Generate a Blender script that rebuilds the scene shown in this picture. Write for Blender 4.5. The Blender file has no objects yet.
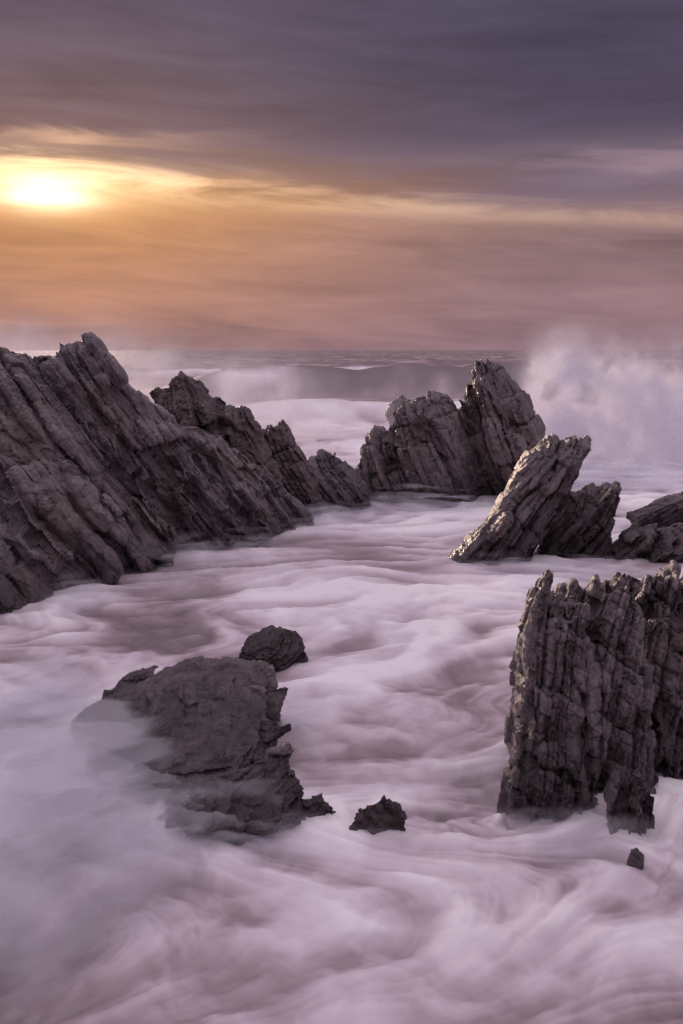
import bpy, bmesh, math, random
import numpy as np
from mathutils import Vector
R=math.radians
sc=bpy.context.scene
CAMH=5.0; PITCH=R(9.25); F=995.6

# ------------------------------------------------------------ survey helpers (bearing + distance -> metres)
def at(u,v,Y):
    a=math.atan((v-512)/F)+PITCH
    z=CAMH-Y*math.tan(a)
    D=Y*math.cos(PITCH)+(CAMH-z)*math.sin(PITCH)
    return ((u-341.5)*D/F, Y, z)
def ground(u,v,z=0.0):
    a=math.atan((v-512)/F)+PITCH
    return at(u,v,(CAMH-z)/math.tan(a))

# ------------------------------------------------------------ numpy noise
def h3(i,j,k,seed=0):
    i=np.asarray(i).astype(np.int64);j=np.asarray(j).astype(np.int64);k=np.asarray(k).astype(np.int64)
    n=(i*374761393+j*668265263+k*2147483647+seed*1274126177)&0xffffffff
    n=((n^(n>>13))*1274126177)&0xffffffff
    n=((n^(n>>16))*2246822519)&0xffffffff
    n=n^(n>>15)
    return (n&0xffffff)/float(0xffffff)
def vn3(x,y,z,seed=0):
    i=np.floor(x);j=np.floor(y);k=np.floor(z)
    fx=x-i;fy=y-j;fz=z-k
    fx=fx*fx*(3-2*fx);fy=fy*fy*(3-2*fy);fz=fz*fz*(3-2*fz)
    r=0
    for a in(0,1):
        wa=fx if a else 1-fx
        for b in(0,1):
            wb=fy if b else 1-fy
            for c in(0,1):
                wc=fz if c else 1-fz
                r=r+wa*wb*wc*h3(i+a,j+b,k+c,seed)
    return r
def vn2(x,y,seed=0):
    i=np.floor(x);j=np.floor(y)
    fx=x-i;fy=y-j
    fx=fx*fx*fx*(fx*(fx*6-15)+10);fy=fy*fy*fy*(fy*(fy*6-15)+10)
    k=np.zeros_like(i)
    a=h3(i,j,k,seed);b=h3(i+1,j,k,seed);c=h3(i,j+1,k,seed);d=h3(i+1,j+1,k,seed)
    return (a*(1-fx)+b*fx)*(1-fy)+(c*(1-fx)+d*fx)*fy
def fbm3(P,s,o=4,seed=0):
    r=0;a=.5;t=0
    for q in range(o):
        r=r+a*vn3(P[:,0]*s+q*7.3,P[:,1]*s+q*3.1,P[:,2]*s+q*5.7,seed+q);t+=a;a*=.5;s*=2.03
    return r/t-.5
def fbm2(x,y,o=4,seed=0):
    r=0;a=.5;t=0;s=1
    for q in range(o):
        r=r+a*vn2(x*s+q*7.3,y*s+q*3.1,seed+q);t+=a;a*=.5;s*=2.03
    return r/t-.5
def sst(x,a,b):
    t=np.clip((x-a)/(b-a),0,1);return t*t*(3-2*t)

# ------------------------------------------------------------ node helper
class NT:
    def __init__(s,nt): s.nt=nt; s.n=nt.nodes; s.l=nt.links
    def put(s,sock,v):
        if isinstance(v,bpy.types.NodeSocket): s.l.new(v,sock)
        elif v is not None: sock.default_value=v
    def m(s,op,a,b=None,c=None,clamp=False):
        n=s.n.new('ShaderNodeMath');n.operation=op;n.use_clamp=clamp
        s.put(n.inputs[0],a);s.put(n.inputs[1],b)
        if c is not None:s.put(n.inputs[2],c)
        return n.outputs[0]
    def mr(s,v,a,b,c=0.,d=1.,t='SMOOTHSTEP'):
        n=s.n.new('ShaderNodeMapRange');n.interpolation_type=t
        s.put(n.inputs[0],v)
        for q,x in zip((1,2,3,4),(a,b,c,d)): s.put(n.inputs[q],x)
        return n.outputs[0]
    def dot(s,v,w):
        n=s.n.new('ShaderNodeVectorMath');n.operation='DOT_PRODUCT';s.put(n.inputs[0],v);s.put(n.inputs[1],w)
        return n.outputs['Value']
    def xyz(s,x,y,z):
        n=s.n.new('ShaderNodeCombineXYZ')
        for q,v in enumerate((x,y,z)): s.put(n.inputs[q],v)
        return n.outputs[0]
    def noise(s,v,scale,detail=4,rough=.5,dist=0.):
        n=s.n.new('ShaderNodeTexNoise');s.put(n.inputs['Vector'],v)
        n.inputs['Scale'].default_value=scale;n.inputs['Detail'].default_value=detail
        n.inputs['Roughness'].default_value=rough;n.inputs['Distortion'].default_value=dist
        return n.outputs[0]
    def ramp(s,v,pts,mode='LINEAR'):
        n=s.n.new('ShaderNodeValToRGB');n.color_ramp.interpolation=mode;s.put(n.inputs[0],v)
        e=n.color_ramp.elements
        while len(e)<len(pts): e.new(.5)
        for q,(p,c) in enumerate(pts): e[q].position=p;e[q].color=(*c,1)
        return n.outputs[0]
    def mix(s,f,a,b,mode='MIX'):
        n=s.n.new('ShaderNodeMix');n.data_type='RGBA';n.blend_type=mode;n.clamp_result=False
        s.put(n.inputs[0],f)
        for q,v in((6,a),(7,b)):
            if isinstance(v,tuple) and len(v)==3: v=(*v,1)
            s.put(n.inputs[q],v)
        return n.outputs[2]
    def scale(s,c,f):
        n=s.n.new('ShaderNodeVectorMath');n.operation='SCALE';
        if isinstance(c,tuple): n.inputs[0].default_value=c
        else: s.put(n.inputs[0],c)
        s.put(n.inputs['Scale'],f);return n.outputs[0]
    def add(s,a,b):
        n=s.n.new('ShaderNodeVectorMath');n.operation='ADD';s.put(n.inputs[0],a);s.put(n.inputs[1],b);return n.outputs[0]
def L(r,g,b):
    f=lambda c:(c/255/12.92) if c/255<.04045 else ((c/255+.055)/1.055)**2.4
    return (f(r),f(g),f(b))

# ------------------------------------------------------------ world
SUN_AZ=-16.; SUN_EL=8.1
w=bpy.data.worlds.new("World");sc.world=w;w.use_nodes=True
nt=w.node_tree;nt.nodes.clear();N=NT(nt)
tc=nt.nodes.new('ShaderNodeTexCoord').outputs['Generated']
sp=nt.nodes.new('ShaderNodeSeparateXYZ');nt.links.new(tc,sp.inputs[0])
A=N.m('MULTIPLY',N.m('ARCTAN2',sp.outputs[0],sp.outputs[1]),57.2958)
E=N.m('MULTIPLY',N.m('ARCSINE',N.m('MINIMUM',N.m('MAXIMUM',sp.outputs[2],-1.),1.)),57.2958)
cl=N.noise(N.xyz(N.m('MULTIPLY',A,.05),N.m('MULTIPLY',E,.28),3.1),1.0,7,.58,.5)
cl2=N.noise(N.xyz(N.m('MULTIPLY',A,.10),N.m('MULTIPLY',N.m('ADD',E,N.m('MULTIPLY',A,.06)),.75),9.7),1.0,7,.62,.7)
c0=N.m('SUBTRACT',cl,.5);c2=N.m('SUBTRACT',cl2,.5)
Ew=N.m('ADD',E,N.m('ADD',N.m('MULTIPLY',c0,4.0),N.m('MULTIPLY',c2,2.0)))
t=N.m('DIVIDE',N.m('MAXIMUM',Ew,0.),90.)
d=lambda e:e/90
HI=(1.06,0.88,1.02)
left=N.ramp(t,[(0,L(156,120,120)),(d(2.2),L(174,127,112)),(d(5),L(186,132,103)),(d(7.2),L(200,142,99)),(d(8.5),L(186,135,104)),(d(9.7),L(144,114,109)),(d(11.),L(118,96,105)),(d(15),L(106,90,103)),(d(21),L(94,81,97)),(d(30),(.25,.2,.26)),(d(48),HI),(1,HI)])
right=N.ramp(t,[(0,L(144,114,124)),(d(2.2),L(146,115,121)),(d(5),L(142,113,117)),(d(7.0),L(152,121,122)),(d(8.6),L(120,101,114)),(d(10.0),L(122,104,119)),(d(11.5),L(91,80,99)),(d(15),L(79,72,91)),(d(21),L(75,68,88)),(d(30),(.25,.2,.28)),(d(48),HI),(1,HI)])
dA=N.m('ABSOLUTE',N.m('SUBTRACT',A,SUN_AZ))
col=N.mix(N.mr(N.m('ADD',dA,N.m('MULTIPLY',c0,14.)),0.,30.),left,right)
Ec=N.m('SUBTRACT',N.m('ADD',8.0,N.m('MULTIPLY',c2,2.2)),N.m('MULTIPLY',A,.072))
de=N.m('SUBTRACT',E,Ec)
sig=N.mr(dA,0.,30.,.85,.5,'LINEAR')
q=N.m('DIVIDE',de,sig)
band=N.m('EXPONENT',N.m('MULTIPLY',N.m('MULTIPLY',q,q),-1.))
fall=N.m('EXPONENT',N.m('MULTIPLY',dA,-.062))
wisp=N.mr(cl2,.3,.62,.3,1.15)
bI=N.m('MULTIPLY',N.m('MULTIPLY',band,fall),wisp)
col=N.add(col,N.scale((1.,.68,.35),bI))
de2=N.m('DIVIDE',N.m('SUBTRACT',E,N.m('ADD',11.0,N.m('MULTIPLY',c2,2.5))),.42)
b2=N.m('MULTIPLY',N.m('EXPONENT',N.m('MULTIPLY',N.m('MULTIPLY',de2,de2),-1.)),N.m('EXPONENT',N.m('MULTIPLY',N.m('ABSOLUTE',N.m('ADD',A,14.5)),-.28)))
col=N.add(col,N.scale((.5,.30,.15),b2))
de3=N.m('DIVIDE',N.m('SUBTRACT',E,N.m('ADD',9.9,N.m('MULTIPLY',c2,3.5))),.6)
b3=N.m('MULTIPLY',N.m('EXPONENT',N.m('MULTIPLY',N.m('MULTIPLY',de3,de3),-1.)),N.mr(A,6.,16.,0.,1.))
col=N.add(col,N.scale((.11,.07,.07),b3))
col=N.scale(col,N.mr(N.m('ADD',N.m('MULTIPLY',cl,.6),N.m('MULTIPLY',cl2,.4)),.3,.7,.64,1.35,'LINEAR'))
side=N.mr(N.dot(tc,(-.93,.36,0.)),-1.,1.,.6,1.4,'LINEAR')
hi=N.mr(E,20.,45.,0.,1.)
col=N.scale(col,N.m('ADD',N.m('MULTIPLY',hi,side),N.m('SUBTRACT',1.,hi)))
def gs(sx,sy):
    a=N.m('DIVIDE',N.m('SUBTRACT',A,SUN_AZ),sx);b=N.m('DIVIDE',N.m('SUBTRACT',E,N.m('ADD',SUN_EL,N.m('MULTIPLY',c2,1.2))),sy)
    return N.m('EXPONENT',N.m('MULTIPLY',N.m('ADD',N.m('MULTIPLY',a,a),N.m('MULTIPLY',b,b)),-1.))
col=N.add(col,N.scale((1.9,1.6,1.1),gs(2.2,.75)))
col=N.add(col,N.scale((.42,.27,.11),gs(5.5,1.2)))
col=N.add(col,N.scale((.10,.05,.012),gs(15,6)))
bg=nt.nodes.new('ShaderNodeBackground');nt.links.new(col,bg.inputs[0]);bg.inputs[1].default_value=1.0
sky=nt.nodes.new('ShaderNodeTexSky');sky.sky_type='NISHITA';sky.sun_disc=False
sky.sun_elevation=R(SUN_EL);sky.sun_rotation=R(SUN_AZ)
bg2=nt.nodes.new('ShaderNodeBackground');nt.links.new(sky.outputs[0],bg2.inputs[0]);bg2.inputs[1].default_value=.1
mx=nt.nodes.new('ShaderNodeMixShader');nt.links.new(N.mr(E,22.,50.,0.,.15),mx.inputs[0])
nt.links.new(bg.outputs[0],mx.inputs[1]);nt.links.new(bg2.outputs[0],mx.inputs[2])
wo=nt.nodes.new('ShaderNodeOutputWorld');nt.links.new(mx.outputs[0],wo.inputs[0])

sun=bpy.data.lights.new("sun","SUN");sun.energy=2.0;sun.angle=R(8);sun.color=(1,.73,.55)
so=bpy.data.objects.new("sun",sun);sc.collection.objects.link(so)
dv=Vector((math.sin(R(SUN_AZ))*math.cos(R(SUN_EL)),math.cos(R(SUN_AZ))*math.cos(R(SUN_EL)),math.sin(R(SUN_EL))))
so.rotation_euler=dv.to_track_quat('Z','Y').to_euler();so.location=(0,0,40)

# ------------------------------------------------------------ camera
cam=bpy.data.cameras.new("camera");co=bpy.data.objects.new("camera",cam);sc.collection.objects.link(co)
co.location=(0,0,CAMH);co.rotation_euler=(R(90)-PITCH,0,0);cam.lens=35;cam.sensor_width=36;cam.clip_start=.1;cam.clip_end=20000
sc.camera=co
sc.view_settings.view_transform='Standard'
try: sc.view_settings.look='None'
except: pass

# ------------------------------------------------------------ rock tools
def hull(bm,pts):
    vs=[bm.verts.new(p) for p in pts]
    r=bmesh.ops.convex_hull(bm,input=vs)
    junk=[g for g in r['geom_interior'] if isinstance(g,bmesh.types.BMVert)]
    if junk: bmesh.ops.delete(bm,geom=list(set(junk)),context='VERTS')
def pillow(bm,poly,Y,tf,tb,skew=0.,front=((-1,.62,.55),(-.75,.85,.8),(-.3,.98,.95)),lean=0.):
    P=[at(u,v,Y) for u,v in poly]
    P=[(x,z) for x,_,z in P]
    cx=sum(p[0] for p in P)/len(P)
    z0=-0.4
    P=[(x,(z if z>.15 else -1.0)) for x,z in P]
    rings=[]
    sl=[(a*tf,sx,sz) for a,sx,sz in front]+[(0,1,1),(.45*tb,.92,.9),(tb,.55,.5)]
    for o,sx,sz in sl:
        rings.append([bm.verts.new((cx+(x-cx)*sx+skew*o, Y+o+lean*max(z,0)*1., (z0+(z-z0)*sz) if z>-1 else -1)) for x,z in P])
    n=len(P)
    for a,b in zip(rings[:-1],rings[1:]):
        for i in range(n):
            bm.faces.new((a[i],a[(i+1)%n],b[(i+1)%n],b[i]))
    bm.faces.new(rings[0][::-1]);bm.faces.new(rings[-1])
def plateau(bm,pts,ex=.25,dome=.8):
    T=[Vector(ground(u,v,z)) for u,v,z in pts]
    c=sum(T,Vector())/len(T);c0_=c.copy();c0_.z=max(p.z for p in T)*dome
    n=len(T)
    for i in range(n):
        a,b=T[i],T[(i+1)%n]
        lo=[]
        for p in(a,b,c):
            e=p+(p-c)*ex;e.z=-.6;lo.append(tuple(e))
        hull(bm,[tuple(a),tuple(b),tuple(c0_)]+lo)
def shard(bm,c,n,t,th,ht,dp,rng):
    n=Vector(n).normalized();t=Vector(t);t=(t-n*t.dot(n)).normalized();b=n.cross(t)
    c=Vector(c);pts=[]
    for sn in(-1,1):
        for a,bb in((-1,-1),(-1,1),(rng.uniform(.3,.8),1),(rng.uniform(.8,1.2),rng.uniform(-.4,.5)),(rng.uniform(.2,.8),-1)):
            pts.append(c+n*sn*th*.5*(1 if a<0 else rng.uniform(.5,1))+t*a*ht*.5+b*bb*dp*.5*rng.uniform(.8,1))
    hull(bm,pts)

def rock_mat(n,t,key,tint=(1,1,1)):
    m=bpy.data.materials.new("wet_slate_rock_"+key);m.use_nodes=True;K=NT(m.node_tree)
    b=m.node_tree.nodes['Principled BSDF']
    g=m.node_tree.nodes.new('ShaderNodeNewGeometry').outputs['Position']
    n=Vector(n).normalized();t=Vector(t);t=(t-n*t.dot(n)).normalized();bb=n.cross(t)
    s=K.dot(g,tuple(n));tt=K.dot(g,tuple(t));b3=K.dot(g,tuple(bb))
    lam=K.noise(K.xyz(K.m('MULTIPLY',s,12.),K.m('MULTIPLY',tt,1.8),K.m('MULTIPLY',b3,1.8)),1.,7,.68,.5)
    fine=K.noise(g,8.,8,.68,.3);big=K.noise(g,.8,4,.55)
    at_=m.node_tree.nodes.new('ShaderNodeAttribute');at_.attribute_name='tone'
    v=K.m('ADD',K.m('MULTIPLY',lam,.38),K.m('ADD',K.m('MULTIPLY',fine,.40),K.m('MULTIPLY',at_.outputs['Fac'],.32)))
    tn=lambda r,g_,b_:(r*tint[0],g_*tint[1],b_*tint[2])
    c=K.ramp(v,[(.34,tn(.042,.038,.042)),(.47,tn(.148,.132,.141)),(.6,tn(.295,.268,.278)),(.78,tn(.52,.485,.495))])
    c=K.mix(K.m('MULTIPLY',K.mr(big,.46,.66),.38),c,tn(.24,.185,.158))
    sep=m.node_tree.nodes.new('ShaderNodeSeparateXYZ');m.node_tree.links.new(g,sep.inputs[0])
    wet=K.mr(K.m('ADD',sep.outputs[2],K.m('MULTIPLY',K.m('SUBTRACT',big,.5),1.5)),.1,1.1,1.,0.)
    c=K.mix(K.m('MULTIPLY',wet,.55),c,tn(.05,.043,.046))
    m.node_tree.links.new(c,b.inputs['Base Color'])
    K.put(b.inputs['Roughness'],K.mr(wet,0,1,.38,.2,'LINEAR'))
    bp=m.node_tree.nodes.new('ShaderNodeBump');bp.inputs['Strength'].default_value=1.;bp.inputs['Distance'].default_value=.07
    K.put(bp.inputs['Height'],K.m('ADD',K.m('MULTIPLY',lam,.9),K.m('MULTIPLY',fine,1.3)))
    m.node_tree.links.new(bp.outputs[0],b.inputs['Normal'])
    return m

def finish(name,bm,vox,n,t,thick=.16,blk=.45,amp=.10,low=.22,seed=0,tint=(1,1,1),wts=(1.6,1.,.4)):
    bmesh.ops.recalc_face_normals(bm,faces=bm.faces)
    me=bpy.data.meshes.new(name);bm.to_mesh(me);bm.free()
    ob=bpy.data.objects.new(name,me);sc.collection.objects.link(ob)
    md=ob.modifiers.new("r","REMESH");md.mode='VOXEL';md.voxel_size=vox
    dg=bpy.context.evaluated_depsgraph_get()
    me2=bpy.data.meshes.new_from_object(ob.evaluated_get(dg))
    ob.modifiers.clear();ob.data=me2;bpy.data.meshes.remove(me);me=me2;me.name=name
    k=len(me.vertices);P=np.empty(k*3);me.vertices.foreach_get('co',P);P=P.reshape(-1,3)
    n_=np.array(Vector(n).normalized());tv=Vector(t);nv=Vector(n_);tv=(tv-nv*tv.dot(nv)).normalized();t_=np.array(tv);b_=np.array(nv.cross(tv))
    for ax in range(3):
        P[:,ax]+=low*fbm3(P+ax*31.7,.9,4,seed+ax*11)
    me.vertices.foreach_set('co',P.ravel());me.update()
    Nn=np.empty(k*3);me.vertex_normals.foreach_get('vector',Nn);Nn=Nn.reshape(-1,3)
    disp=np.zeros(k);tone=np.zeros(k)
    wz=fbm3(P,.5,2,seed+50);wf=fbm3(P,3.,3,seed+60)
    for sc_,am,sd in((3.2,wts[0],1),(1.,wts[1],2),(.42,wts[2],3)):
        th=thick*sc_;bl=blk*sc_
        s=(P@n_+wz*.45+wf*.04)/th
        s=s+.35*np.sin(s*1.7+seed);i=np.floor(s);fs=s-i
        tt=(P@t_+wf*.10+(P@n_)*.25)/bl+h3(i,0*i,0*i,sd+seed)*13;j=np.floor(tt);ft=tt-j
        bb=(P@b_+wf*.10-(P@n_)*.2)/(bl*1.3)+h3(i,0*i+5,0*i,sd+seed)*13;kk=np.floor(bb);fb=bb-kk
        hi=h3(i,0*i+1,0*i+2,sd+seed);hb=h3(i,j,kk,sd+seed)
        tilt=(ft-.5)*(h3(i,j,kk,sd+77)-.5)*1.6+(fb-.5)*(h3(i,j,kk,sd+99)-.5)*1.6+(fs-.5)*(h3(i,j,kk,sd+55)-.5)*1.0
        es=np.minimum(fs,1-fs)*th;et=np.minimum(ft,1-ft)*bl;eb=np.minimum(fb,1-fb)*bl*1.3
        wd=.05*th+vox*.5
        gr=np.exp(-(es/wd)**2)*.6+np.exp(-(et/wd)**2)*.25+np.exp(-(eb/wd)**2)*.25
        disp+=amp*am*((hi-.5)*1.0+(hb-.5)*.9+tilt-gr)
        tone+=(hb*.6+hi*.4)*(.25 if sd==1 else .45 if sd==2 else .30)
    disp+=amp*.4*fbm3(P,6.,3,seed+9)
    dot=(Nn@n_)[:,None]
    D=Nn-.5*dot*n_[None,:]
    P=P+D*disp[:,None]
    me.vertices.foreach_set('co',P.ravel())
    a=me.attributes.new('tone','FLOAT','POINT');a.data.foreach_set('value',tone)
    me.polygons.foreach_set('use_smooth',[False]*len(me.polygons));me.update()
    me.materials.clear();me.materials.append(rock_mat(n,t,str(seed),tint))
    return ob

rng=random.Random(4)
# ---- 1. big left headland ridge
bm=bmesh.new()
fr=[(-9.8,14.6,0)]+[ground(u,v+4) for u,v in((0,608),(50,592),(95,579),(135,566),(182,548),(235,540),(270,532),(300,521),(312,518))]
cr=[(-11.5,20.5,5.4)]+[at(*p) for p in((-5,347,22.6),(45,353,23),(88,349,24),(110,374,24.6),(150,407,25.4),(205,430,26.4),(250,452,27.4),(285,488,28.6),(304,510,29.2))]
for q in range(len(fr)-1):
    pts=[]
    for (fx,fy,_),(cx,cy,cz) in((fr[q],cr[q]),(fr[q+1],cr[q+1])):
        pts+=[(fx,fy-.3,-.8),(fx,fy,.1),(fx*.5+cx*.5,fy*.5+cy*.5,cz*.56),(cx,cy,cz),(cx-.3,cy+.7,cz*.9),(cx-1.2,cy+2.4,-.8)]
    hull(bm,pts)
nS=(.80,.2,.56);tS=(-.56,.1,.8)
for q in range(95):
    s=rng.uniform(0,7.6);i=int(s);f=s-i
    a=Vector(cr[i]).lerp(Vector(cr[i+1]),f);b=Vector((fr[i][0],fr[i][1],0)).lerp(Vector((fr[i+1][0],fr[i+1][1],0)),f)
    g=rng.choice((0,0,0,.15,.3,.45,.6,.75,.9))
    c=a.lerp(b,g);h=max(.3,min(1.3,c.z*.3+.35));h2=h*rng.uniform(.8,1.5)
    shard(bm,c-Vector((0,0,h2*.46 if g<.1 else h*.3)),nS,tS,rng.uniform(.16,.5),h2,rng.uniform(.6,1.8),rng)
shard(bm,at(96,360,23.9),nS,(-.2,0,.97),.5,.9,1.2,rng)
finish("sea_rock",bm,.042,nS,tS,thick=.27,blk=1.0,amp=.13,low=.5,seed=3,tint=(.96,.9,.92),wts=(2.4,.9,.4))

# ---- 2. dark peaks behind the ridge
bm=bmesh.new()
pillow(bm,[(142,414),(152,395),(163,374),(183,370),(200,379),(215,398),(235,405),(262,430),(276,452),(288,525),(150,525)],29.2,1.3,1.5,skew=-.2)
pillow(bm,[(256,438),(272,427),(285,417),(293,424),(303,446),(314,466),(322,525),(262,525)],31,1.2,1.4,skew=-.2)
for q in range(16):
    u=rng.uniform(155,285);v=386+max(0,u-190)*.5+rng.uniform(0,30)
    shard(bm,at(u,v,29.4+rng.uniform(-.6,.8)),(.8,-.2,.5),(-.45,0,.9),rng.uniform(.15,.35),rng.uniform(.6,1.3),rng.uniform(.5,1.3),rng)
finish("sea_rock",bm,.045,(.8,-.2,.5),(-.45,0,.9),thick=.2,blk=.6,amp=.13,low=.35,seed=8,tint=(.56,.46,.46),wts=(2.,.9,.4))
bm=bmesh.new()
pillow(bm,[(304,470),(314,460),(322,451),(335,449),(350,464),(366,484),(381,502),(381,520),(300,520)],32.2,.9,1.2)
finish("sea_rock",bm,.045,(.75,-.2,.6),(-.6,0,.8),thick=.2,blk=.6,amp=.12,low=.25,seed=12,tint=(.64,.58,.6))

# ---- 3. central stack
bm=bmesh.new()
pillow(bm,[(354,470),(364,441),(385,418),(408,399),(430,392),(450,397),(466,412),(476,440),(482,520),(395,520),(375,505),(357,485)],34.4,1.6,1.8,skew=.1)
pillow(bm,[(463,374),(478,361),(489,359),(506,371),(526,396),(539,430),(543,462),(540,495),(505,515),(472,515),(462,430)],35.6,1.6,1.8,skew=.25)
pillow(bm,[(505,462),(508,432),(522,428),(537,440),(545,470),(540,505),(512,505)],36.8,1.4,1.)
for q in range(30):
    u=rng.uniform(366,530);v=(432-(u-370)*.42 if u<455 else 380+abs(u-485)*.9)+rng.uniform(6,80)
    shard(bm,at(u,v,34.0+rng.uniform(-.8,.6)),(.88,-.3,.35),(-.3,0,.95),rng.uniform(.2,.45),rng.uniform(.8,1.8),rng.uniform(.6,1.6),rng)
finish("sea_rock",bm,.05,(.86,-.3,.4),(-.35,0,.93),thick=.26,blk=.9,amp=.15,low=.45,seed=17,tint=(.76,.67,.68),wts=(2.2,.9,.4))
bm=bmesh.new()
pillow(bm,[(384,410),(391,400),(401,393),(410,397),(412,408),(410,420),(386,420)],62,1.2,1.2)
finish("sea_rock",bm,.1,(.86,-.3,.4),(-.35,0,.93),thick=.4,blk=.9,amp=.12,low=.3,seed=19)

# ---- 4. leaning slabs
bm=bmesh.new()
pillow(bm,[(453,566),(470,541),(490,520),(505,490),(520,463),(541,441),(560,434),(586,438),(588,450),(570,478),(548,510),(530,545),(520,590),(453,590)],24.2,1.,1.,skew=.1)
pillow(bm,[(522,590),(545,530),(565,498),(592,483),(618,482),(625,490),(614,515),(606,545),(600,590)],24.8,.9,1.,skew=.1)
for q in range(20):
    f=rng.uniform(0,1);u=476+f*95+rng.uniform(-8,14);v=548-f*98+rng.uniform(-4,14)
    shard(bm,at(u,v,23.6+rng.uniform(-.4,.8)),(.76,.1,-.64),(.64,0,.76),rng.uniform(.12,.24),rng.uniform(.6,1.3),rng.uniform(.4,1.),rng)
for q in range(18):
    f=rng.uniform(0,1);u=552+f*58;v=545-f*52
    shard(bm,at(u,v,24.4+rng.uniform(-.5,.5)),(.76,.1,-.64),(.5,0,.86),rng.uniform(.12,.22),rng.uniform(.5,1.1),rng.uniform(.3,.8),rng)
finish("sea_rock",bm,.036,(.77,.1,-.63),(.63,0,.77),thick=.18,blk=.5,amp=.12,low=.25,seed=23,tint=(.64,.58,.59),wts=(1.9,.9,.4))
bm=bmesh.new()
for q in range(34):
    u=rng.uniform(632,720);f=rng.uniform(0,1)
    shard(bm,at(u,530+f*25,24.3-f*.5+rng.uniform(-.3,.3)),(.6,.1,-.8),(.75,0,.65),rng.uniform(.12,.3),rng.uniform(.5,1.1),rng.uniform(.4,1.),rng)
pillow(bm,[(634,580),(638,545),(655,526),(684,524),(720,528),(730,590),(634,590)],24.5,.7,1.)
finish("sea_rock",bm,.036,(.6,.1,-.8),(.75,0,.65),thick=.16,blk=.4,amp=.10,low=.25,seed=29,tint=(.6,.53,.55))
bm=bmesh.new()
pillow(bm,[(628,516),(644,506),(666,494),(700,486),(740,490),(740,540),(690,535),(640,530)],28.,.8,1.2)
for q in range(12):
    u=rng.uniform(640,705);shard(bm,at(u,513-(u-640)*.35,27.6),(.5,.1,-.85),(.86,0,.5),rng.uniform(.12,.2),rng.uniform(.8,1.4),rng.uniform(.5,1.),rng)
finish("sea_rock",bm,.045,(.5,.1,-.85),(.86,0,.5),thick=.16,blk=.5,amp=.09,low=.2,seed=30,tint=(.6,.53,.55))

# ---- 5. foreground fluted stack
bm=bmesh.new()
fs_=((-1,.78,.6),(-.7,.92,.85),(-.3,.99,.97))
cols=[([(507,840),(511,740),(519,680),(529,620),(538,590),(548,581),(558,590),(562,640),(562,700),(560,840)],11.1,.6,.9),
([(540,840),(550,700),(558,640),(566,604),(580,600),(590,608),(596,700),(592,840)],11.1,.7,.9),
([(575,840),(586,690),(594,606),(610,574),(622,565),(634,580),(642,650),(640,840)],11.5,.7,1.),
([(618,830),(630,680),(636,602),(654,578),(667,572),(674,590),(684,650),(680,830)],12.1,.7,1.),
([(660,800),(672,650),(674,592),(690,576),(712,585),(722,650),(726,800)],12.6,.7,1.),
([(520,840),(524,700),(543,635),(560,625),(600,612),(640,606),(700,610),(708,840)],11.9,.7,1.),
([(520,870),(521,790),(536,748),(560,738),(588,752),(598,800),(596,870)],10.3,.3,.8),
([(560,850),(566,740),(590,716),(640,718),(652,765),(640,850)],11.0,.4,.8)]
for c in cols: pillow(bm,*c,skew=.12,front=fs_)
nG=(.95,-.14,-.24);tG=(.24,0,.96)
for q in range(210):
    u=rng.uniform(536,715);f=rng.uniform(0,1)**1.2
    top=604-(u-520)*.32 if u<620 else 580
    v=top+10+f*192
    shard(bm,at(u-f*24,v,11.4-f*1.05+(u-520)*.006+rng.uniform(-.35,.2)),(nG[0],nG[1]+rng.uniform(-.15,.15),nG[2]+rng.uniform(-.1,.1)),tG,rng.uniform(.06,.22),rng.uniform(.15,.7),rng.uniform(.2,.8),rng)
finish("sea_rock",bm,.020,nG,tG,thick=.14,blk=.22,amp=.09,low=.24,seed=31,tint=(.82,.75,.76),wts=(2.1,.9,.4))
bm=bmesh.new()
plateau(bm,[(612,832,.05),(611,790,.42),(622,778,.55),(640,779,.55),(657,792,.42),(659,826,.08),(636,838,.03)],.1)
for q in range(14): shard(bm,at(rng.uniform(617,650),rng.uniform(785,825),9.85+rng.uniform(-.2,.2)),nG,tG,rng.uniform(.05,.14),rng.uniform(.2,.45),rng.uniform(.2,.4),rng)
finish("sea_rock",bm,.014,nG,tG,thick=.09,blk=.15,amp=.05,low=.12,seed=35,tint=(.72,.64,.66))
bm=bmesh.new()
plateau(bm,[(626,862,.04),(630,850,.15),(637,847,.18),(645,856,.08),(644,866,.02)],.1)
finish("sea_rock",bm,.008,nG,tG,thick=.08,blk=.15,amp=.015,low=.02,seed=37)

# ---- 6. low wave-washed rocks front left (rounded, bulky mounds)
nH=(-.2,-.45,.87);tH=(.9,0,.2)
bm=bmesh.new()
plateau(bm,[(74,716,.12),(100,694,.38),(150,676,.62),(190,662,.8),(240,660,.86),(268,664,.88),(266,700,.76),(256,738,.62),(234,765,.45),(180,778,.32),(115,772,.16)],.3,1.0)
for q in range(36):
    u=rng.uniform(115,254);v=rng.uniform(684,760)
    shard(bm,ground(u,v,.34+.36*(u-90)/170-(v-684)*.0035),nH,tH,rng.uniform(.08,.2),rng.uniform(.4,1.),rng.uniform(.3,.8),rng)
finish("sea_rock",bm,.024,nH,tH,thick=.09,blk=.22,amp=.045,low=.3,seed=41,tint=(.6,.53,.55),wts=(1.8,1.,.5))
bm=bmesh.new()
plateau(bm,[(238,650,.12),(249,636,.32),(273,625,.44),(298,629,.36),(306,647,.12),(270,659,.06)],.4,.95)
finish("sea_rock",bm,.024,nH,tH,thick=.07,blk=.2,amp=.04,low=.22,seed=43,tint=(.52,.45,.46))
bm=bmesh.new()
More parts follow.
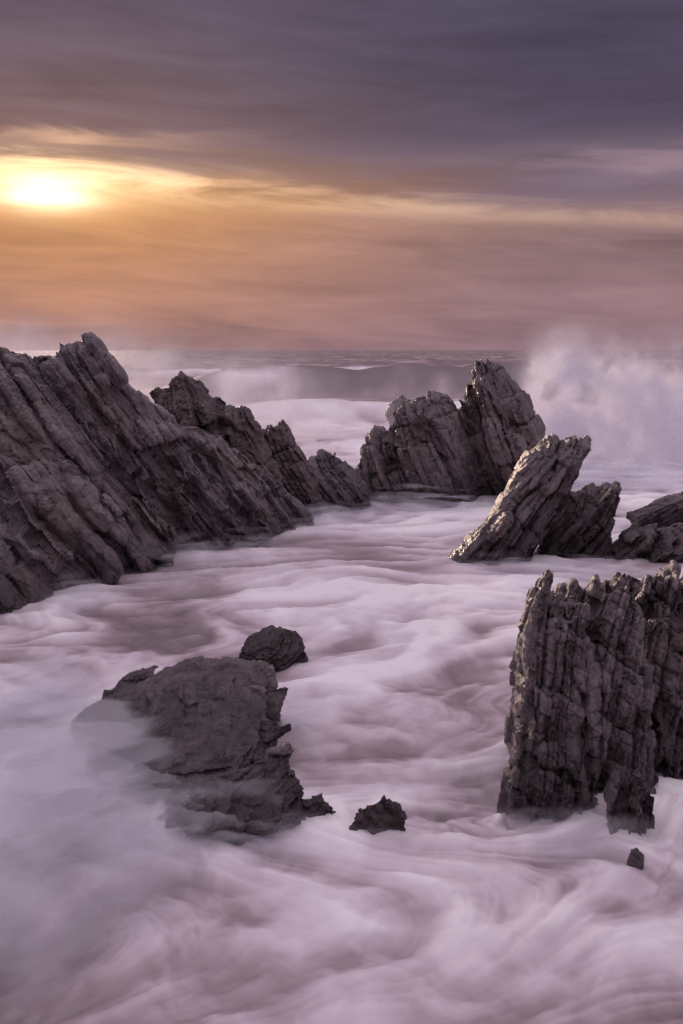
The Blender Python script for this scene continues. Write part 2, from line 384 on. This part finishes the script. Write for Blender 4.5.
plateau(bm,[(154,815,.08),(172,788,.32),(205,772,.5),(270,764,.58),(287,747,.8),(298,770,.62),(306,802,.34),(290,822,.18),(240,834,.14),(190,842,.08)],.25,.85)
plateau(bm,[(292,816,.1),(300,795,.3),(318,789,.36),(343,805,.17),(340,817,.06),(310,824,.05)])
for q in range(30):
    shard(bm,ground(rng.uniform(180,296),rng.uniform(780,818),.32),nH,tH,rng.uniform(.06,.14),rng.uniform(.2,.5),rng.uniform(.2,.5),rng)
finish("sea_rock",bm,.018,nH,tH,thick=.08,blk=.18,amp=.045,low=.22,seed=47,tint=(.6,.53,.55))
bm=bmesh.new()
plateau(bm,[(350,830,.08),(358,810,.26),(384,791,.44),(402,804,.35),(408,828,.08),(380,836,.03)],.2,.95)
finish("sea_rock",bm,.013,(.6,-.5,.6),(.5,0,.7),thick=.07,blk=.16,amp=.035,low=.08,seed=49,tint=(.65,.58,.6))
bm=bmesh.new()
pillow(bm,[(-60,1060),(-50,985),(0,972),(30,985),(46,1005),(50,1060)],7.3,.4,.4)
finish("sea_rock",bm,.02,nH,tH,thick=.1,blk=.25,amp=.04,low=.15,seed=53,tint=(.7,.65,.7))

# ------------------------------------------------------------ sea
def vel(x,y):
    e=.05
    def psi(x,y):
        return 3.6*fbm2(x/3.1+11,y/2.5,1,101)+12*fbm2(x/10.,y/7.+5,1,103)+.3*fbm2(x/1.,y/.9,1,105)
    p=psi(x,y)
    dx=(psi(x+e,y)-p)/e;dy=(psi(x,y+e)-p)/e
    u=dy-1.2;v=-dx*.95-.45
    m=np.sqrt(u*u+v*v)+.15
    return u/m,v/m
def lic(x,y,lam,steps,seed,stp=.7):
    acc=fbm2(x/lam,y/lam,2,seed);wt=1.
    for sg in(1,-1):
        px=x.copy();py=y.copy()
        for q in range(steps):
            u,v=vel(px,py);px=px+sg*u*lam*stp;py=py+sg*v*lam*stp
            wq=.5+.5*math.cos(math.pi*(q+1)/(steps+1))
            acc=acc+wq*fbm2(px/lam,py/lam,1,seed);wt+=wq
    return acc/wt*math.sqrt(wt)
angs=np.concatenate([np.linspace(-62,-25,26),np.linspace(-24.8,24.8,430),np.linspace(25,62,26)])
dep=np.concatenate([np.linspace(62,42,14),np.linspace(41.5,1.6,600),np.geomspace(1.58,.035,90)])
rr=CAMH/np.tan(np.radians(dep))
RY,AN=np.meshgrid(rr,np.radians(angs),indexing='ij')
X=(RY*np.tan(AN)).ravel();Yy=RY.ravel()
fade=lambda a,b:np.clip((b-Yy)/(b-a),0,1)
l0=lic(X,Yy,.045,18,6,1.);l1=lic(X,Yy,.12,13,7,1.);l2=lic(X,Yy,.36,9,8,.9);l3=lic(X,Yy,1.1,5,9,.8)
l4=fbm2(X/5.5,Yy/3.4,4,13)
wx=X+1.3*fbm2(X/1.5,Yy/1.5,2,91);wy=Yy+1.3*fbm2(X/1.5+9,Yy/1.5,2,92)
tb=fbm2(wx/1.6,wy/1.2,4,93)
tb2=fbm2((wx+.5*fbm2(X/.4,Yy/.4,3,95))/.5,(wy+.5*fbm2(X/.4+5,Yy/.4,3,96))/.35,4,97)
st=.2+1.1*sst(fbm2(X/2.2,Yy/2.,3,94),-.15,.22)
f0=fade(9,17);f1=fade(14,32);f2=fade(30,75);f3=fade(60,180)
foam=.53+st*(l0*.24*f0+l1*.32*f1)+l2*.46*f2+l3*.60*f3+l4*.80+tb*.95*fade(30,60)+tb2*.38*fade(16,30)*(1.4-st*.7)
def line_y(x,yc): return yc+2.5*np.sin(x*.06)+1.5*np.sin(x*.13+1)
def env_(x,x0,x1): return 1/(1+np.exp(-(x-x0)/3.))*1/(1+np.exp((x-x1)/6.))
def swell_line(x,y,yc,wd,ht,x0,x1):
    dd=(y-line_y(x,yc))/wd
    return ht*env_(x,x0,x1)*np.where(dd<0,np.exp(-dd*dd*1.6),np.exp(-dd*dd*.3))*(1+.5*fbm2(x/6,y/30,3,21))
def crest(x,y,yc,wd,x0,x1,seed):
    dd=(y-line_y(x,yc)+.6*wd*fbm2(x/3,y/5,3,seed))/wd
    return env_(x,x0,x1)*np.exp(-dd*dd)*np.clip(.5+3.*fbm2(x/9,0*x+seed,3,seed),0,1)
def hbase(x,y): return .36*fbm2(x/4.5,y/3.2,2,31)-.08
H=hbase(X,Yy)*fade(40,150)+.9*fbm2(X/18,Yy/9,2,33)*np.clip((Yy-25)/40,0,1)*fade(300,900)
H+=.006*l0*f0+.02*l1*f1+.08*l2*f2+.18*l3*f3+.24*tb*fade(25,70)+.03*tb2*fade(12,25)
far=np.clip((Yy-55)/40,0,1)
H+=far*fade(1500,5000)*(1.5*fbm2(X/26,Yy/9,3,35))
sw=swell_line(X,Yy,112,8,3.6,-17,90);sw2=swell_line(X,Yy,165,9,2.4,-60,160);sw3=swell_line(X,Yy,70,5,1.4,-12,30)
H+=sw+sw2+sw3
foam=foam-np.clip(sw/3.,0,1)*.30-np.clip(sw2/3.,0,1)*.2+np.clip((Yy-26)/20,0,1)*.2*fade(55,80)
foam+=-np.clip((Yy-62)/30,0,1)*.42+far*1.3*np.maximum(fbm2(X/24,Yy/6,4,37)-.04,-.08)*fade(400,1500)
foam+=.85*crest(X,Yy,109,2.4,-30,90,41)+.8*crest(X,Yy,162,5.,-90,160,42)+.6*crest(X,Yy,68,2.,-14,30,43)+.7*crest(X,Yy,240,9.,-160,240,44)
nr,nc=RY.shape
co_=np.stack([X,Yy,H],1)
def grid_mesh(name,co_,nr,nc):
    me=bpy.data.meshes.new(name);me.vertices.add(nr*nc);me.vertices.foreach_set('co',co_.ravel())
    i=np.arange(nr-1)[:,None]*nc+np.arange(nc-1)[None,:];i=i.ravel()
    f=np.stack([i,i+1,i+nc+1,i+nc],1).ravel()
    nf=len(i);me.loops.add(nf*4);me.loops.foreach_set('vertex_index',f.astype(np.int32))
    me.polygons.add(nf);me.polygons.foreach_set('loop_start',(np.arange(nf)*4).astype(np.int32))
    me.polygons.foreach_set('use_smooth',[True]*nf)
    me.update(calc_edges=True);me.validate();return me
me=grid_mesh("sea_water",co_,nr,nc)
a=me.attributes.new('foam','FLOAT','POINT');a.data.foreach_set('value',foam)
sea=bpy.data.objects.new("sea_water",me);sc.collection.objects.link(sea)
m=bpy.data.materials.new("foaming_sea");m.use_nodes=True;K=NT(m.node_tree);m.node_tree.nodes.clear()
at_=m.node_tree.nodes.new('ShaderNodeAttribute');at_.attribute_name='foam'
fo=K.mr(at_.outputs['Fac'],.0,1.,0,1,'LINEAR')
c=K.ramp(fo,[(0,(.18,.13,.14)),(.3,(.35,.275,.295)),(.6,(.66,.58,.635)),(1,(.97,.94,.96))])
wd=m.node_tree.nodes.new('ShaderNodeBsdfDiffuse');m.node_tree.links.new(c,wd.inputs[0])
wg=m.node_tree.nodes.new('ShaderNodeBsdfGlossy');wg.inputs['Roughness'].default_value=.5;wg.inputs[0].default_value=(1,1,1,1)
wm=m.node_tree.nodes.new('ShaderNodeMixShader');K.put(wm.inputs[0],K.mr(fo,0,1,.10,.03,'LINEAR'))
m.node_tree.links.new(wd.outputs[0],wm.inputs[1]);m.node_tree.links.new(wg.outputs[0],wm.inputs[2])
wo_=m.node_tree.nodes.new('ShaderNodeOutputMaterial');m.node_tree.links.new(wm.outputs[0],wo_.inputs[0])
me.materials.append(m)

# ------------------------------------------------------------ spray and mist: layered translucent veils
vm=bpy.data.materials.new("spray_veil");vm.use_nodes=True;dn=vm.node_tree;dn.nodes.clear()
o_=dn.nodes.new('ShaderNodeOutputMaterial');df=dn.nodes.new('ShaderNodeBsdfDiffuse');df.inputs[0].default_value=(.92,.90,.96,1)
tl=dn.nodes.new('ShaderNodeBsdfTranslucent');tl.inputs[0].default_value=(.88,.90,.97,1)
ms=dn.nodes.new('ShaderNodeMixShader');ms.inputs[0].default_value=.45
tr=dn.nodes.new('ShaderNodeBsdfTransparent');m2=dn.nodes.new('ShaderNodeMixShader')
aa=dn.nodes.new('ShaderNodeAttribute');aa.attribute_name='veil'
dn.links.new(df.outputs[0],ms.inputs[1]);dn.links.new(tl.outputs[0],ms.inputs[2])
dn.links.new(aa.outputs['Fac'],m2.inputs[0]);dn.links.new(tr.outputs[0],m2.inputs[1]);dn.links.new(ms.outputs[0],m2.inputs[2])
dn.links.new(m2.outputs[0],o_.inputs[0])
def veil_obj(name,sheets):
    cs=[];al=[];fc=[];off=0
    for C,a,nr,nc in sheets:
        i=(np.arange(nr-1)[:,None]*nc+np.arange(nc-1)[None,:]).ravel()
        f=np.stack([i,i+1,i+nc+1,i+nc],1)
        keep=(a[f].max(1)>.006)
        fc.append(f[keep]+off);off+=len(C);cs.append(C);al.append(a)
    C=np.concatenate(cs);al=np.concatenate(al);f=np.concatenate(fc)
    me=bpy.data.meshes.new(name);me.vertices.add(len(C));me.vertices.foreach_set('co',C.ravel())
    nf=len(f);me.loops.add(nf*4);me.loops.foreach_set('vertex_index',f.ravel().astype(np.int32))
    me.polygons.add(nf);me.polygons.foreach_set('loop_start',(np.arange(nf)*4).astype(np.int32))
    me.polygons.foreach_set('use_smooth',[True]*nf);me.update(calc_edges=True)
    at__=me.attributes.new('veil','FLOAT','POINT');at__.data.foreach_set('value',al)
    me.materials.append(vm);ob=bpy.data.objects.new(name,me);sc.collection.objects.link(ob)
def curtain(c,w,h,n,dy,alpha,seed,ns,shape,con=2.3):
    out=[]
    for q in range(n):
        nx,nz=170,100
        gz,gx=np.meshgrid(np.linspace(0,1,nz),np.linspace(-1,1,nx),indexing='ij')
        x=(gx*w).ravel();z=(gz*h).ravel()
        wx=x+.9*fbm2(x/2+q*9,z/2,4,seed)*2.2;wz=z+.9*fbm2(x/2,z/2+q*5,4,seed+1)*2.2
        e=shape(wx,wz)
        nz_=.62+con*fbm2(wx*ns+q*1.3,wz*ns*.8,5,seed+2+q//2)
        a=alpha*e*np.clip(nz_,0,1.25)*sst(1-np.abs(x/w),0,.15)*sst(1-z/h,0,.15)
        y=c[1]+(q-(n-1)/2)*dy+1.6*fbm2(x/2.2,z/2.2+q,3,seed+30)
        out.append((np.stack([c[0]+x,y,z-.4],1),np.clip(a,0,1),nz,nx))
    return out
g=lambda x,z,cx,cz,rx,rz:np.exp(-(((x-cx)/rx)**2+((z-cz)/rz)**2)**1.4)
c=at(615,470,43.5)
def shp(x,z):
    return np.clip(1.1*g(x,z,-2.3,2.0,1.7,3.1)+1.1*g(x,z,.3,1.8,2.6,2.9)+1.1*g(x,z,4.,1.2,3.4,3.3)+.8*g(x,z,-2.9,4.0,.9,1.0)+.8*g(x,z,.4,3.8,1.,1.),0,1)
veil_obj("wave_spray",curtain(c,9.5,7.2,4,1.,.9,11,.7,shp,3.2))
c=at(150,470,50)
veil_obj("wave_spray",curtain(c,14,8.,3,1.5,.50,21,.4,lambda x,z:np.clip(1.1*g(x,z,-1.5,3.2,3.,2.6)+.9*g(x,z,4,3.,4,2.1)+1.*g(x,z,-7,3.8,3.5,2.4),0,1),2.6))
c=at(300,470,56)
veil_obj("wave_spray",curtain(c,17,3.4,2,3.,.36,31,.3,lambda x,z:np.clip(np.exp(-(z/1.7)**2)*sst(17-np.abs(x),0,8),0,1)))
an2=np.radians(np.linspace(-27,27,260));dp2=np.linspace(42,6.2,340);r2=CAMH/np.tan(np.radians(dp2))
RY2,AN2=np.meshgrid(r2,an2,indexing='ij');gx=(RY2*np.tan(AN2)).ravel();gy=RY2.ravel()
th=np.zeros_like(gx)
for u,v,r,h in((10,750,1.2,.85),(60,800,1.1,.95),(20,860,1.,.6),(35,700,.9,.6),(140,850,.7,.5),(95,765,.7,.55),(200,852,.6,.3),(95,905,.8,.3),(290,722,.6,.45),(310,690,.8,.25),
    (520,835,.5,.4),(575,838,.4,.3),(625,840,.5,.35),(680,770,.7,.4),(170,562,1.4,.45),(60,598,1.3,.4),(250,540,1.4,.4),(310,522,1.8,.5),(420,505,2.6,.55),(600,575,1.4,.4),(490,572,1.,.4),(540,485,2.5,.6),(640,480,3.,.9),(0,960,.6,.4),(380,838,.4,.25),(270,845,.6,.35),(440,720,.9,.2)):
    x,y,_=ground(u,v);th+=h*np.exp(-((gx-x)/r)**2-((gy-y)/(r*1.1))**2)
th*=1+1.9*fbm2(gx/1.,gy/.9,5,71)
wx2=gx+1.3*fbm2(gx/1.5,gy/1.5,2,91);wy2=gy+1.3*fbm2(gx/1.5+9,gy/1.5,2,92)
hb=hbase(gx,gy)+.24*fbm2(wx2/1.6,wy2/1.2,4,93)
ls=[]
for q,hk in enumerate((.08,.24,.46,.74)):
    nzq=1+2.2*fbm2(gx/.8+q*4.1,gy/.7,5,300+q)
    a=.40*sst((th-hk*.72)*nzq,0.0,.55)*np.clip((gy-5.6),0,1)*np.clip((46-gy)/6,0,1)
    ls.append((np.stack([gx,gy,hb+hk+.16*fbm2(gx/.8+q,gy/.8,3,400+q)*min(1,hk*4)],1),a,*RY2.shape))
veil_obj("surface_mist",ls)
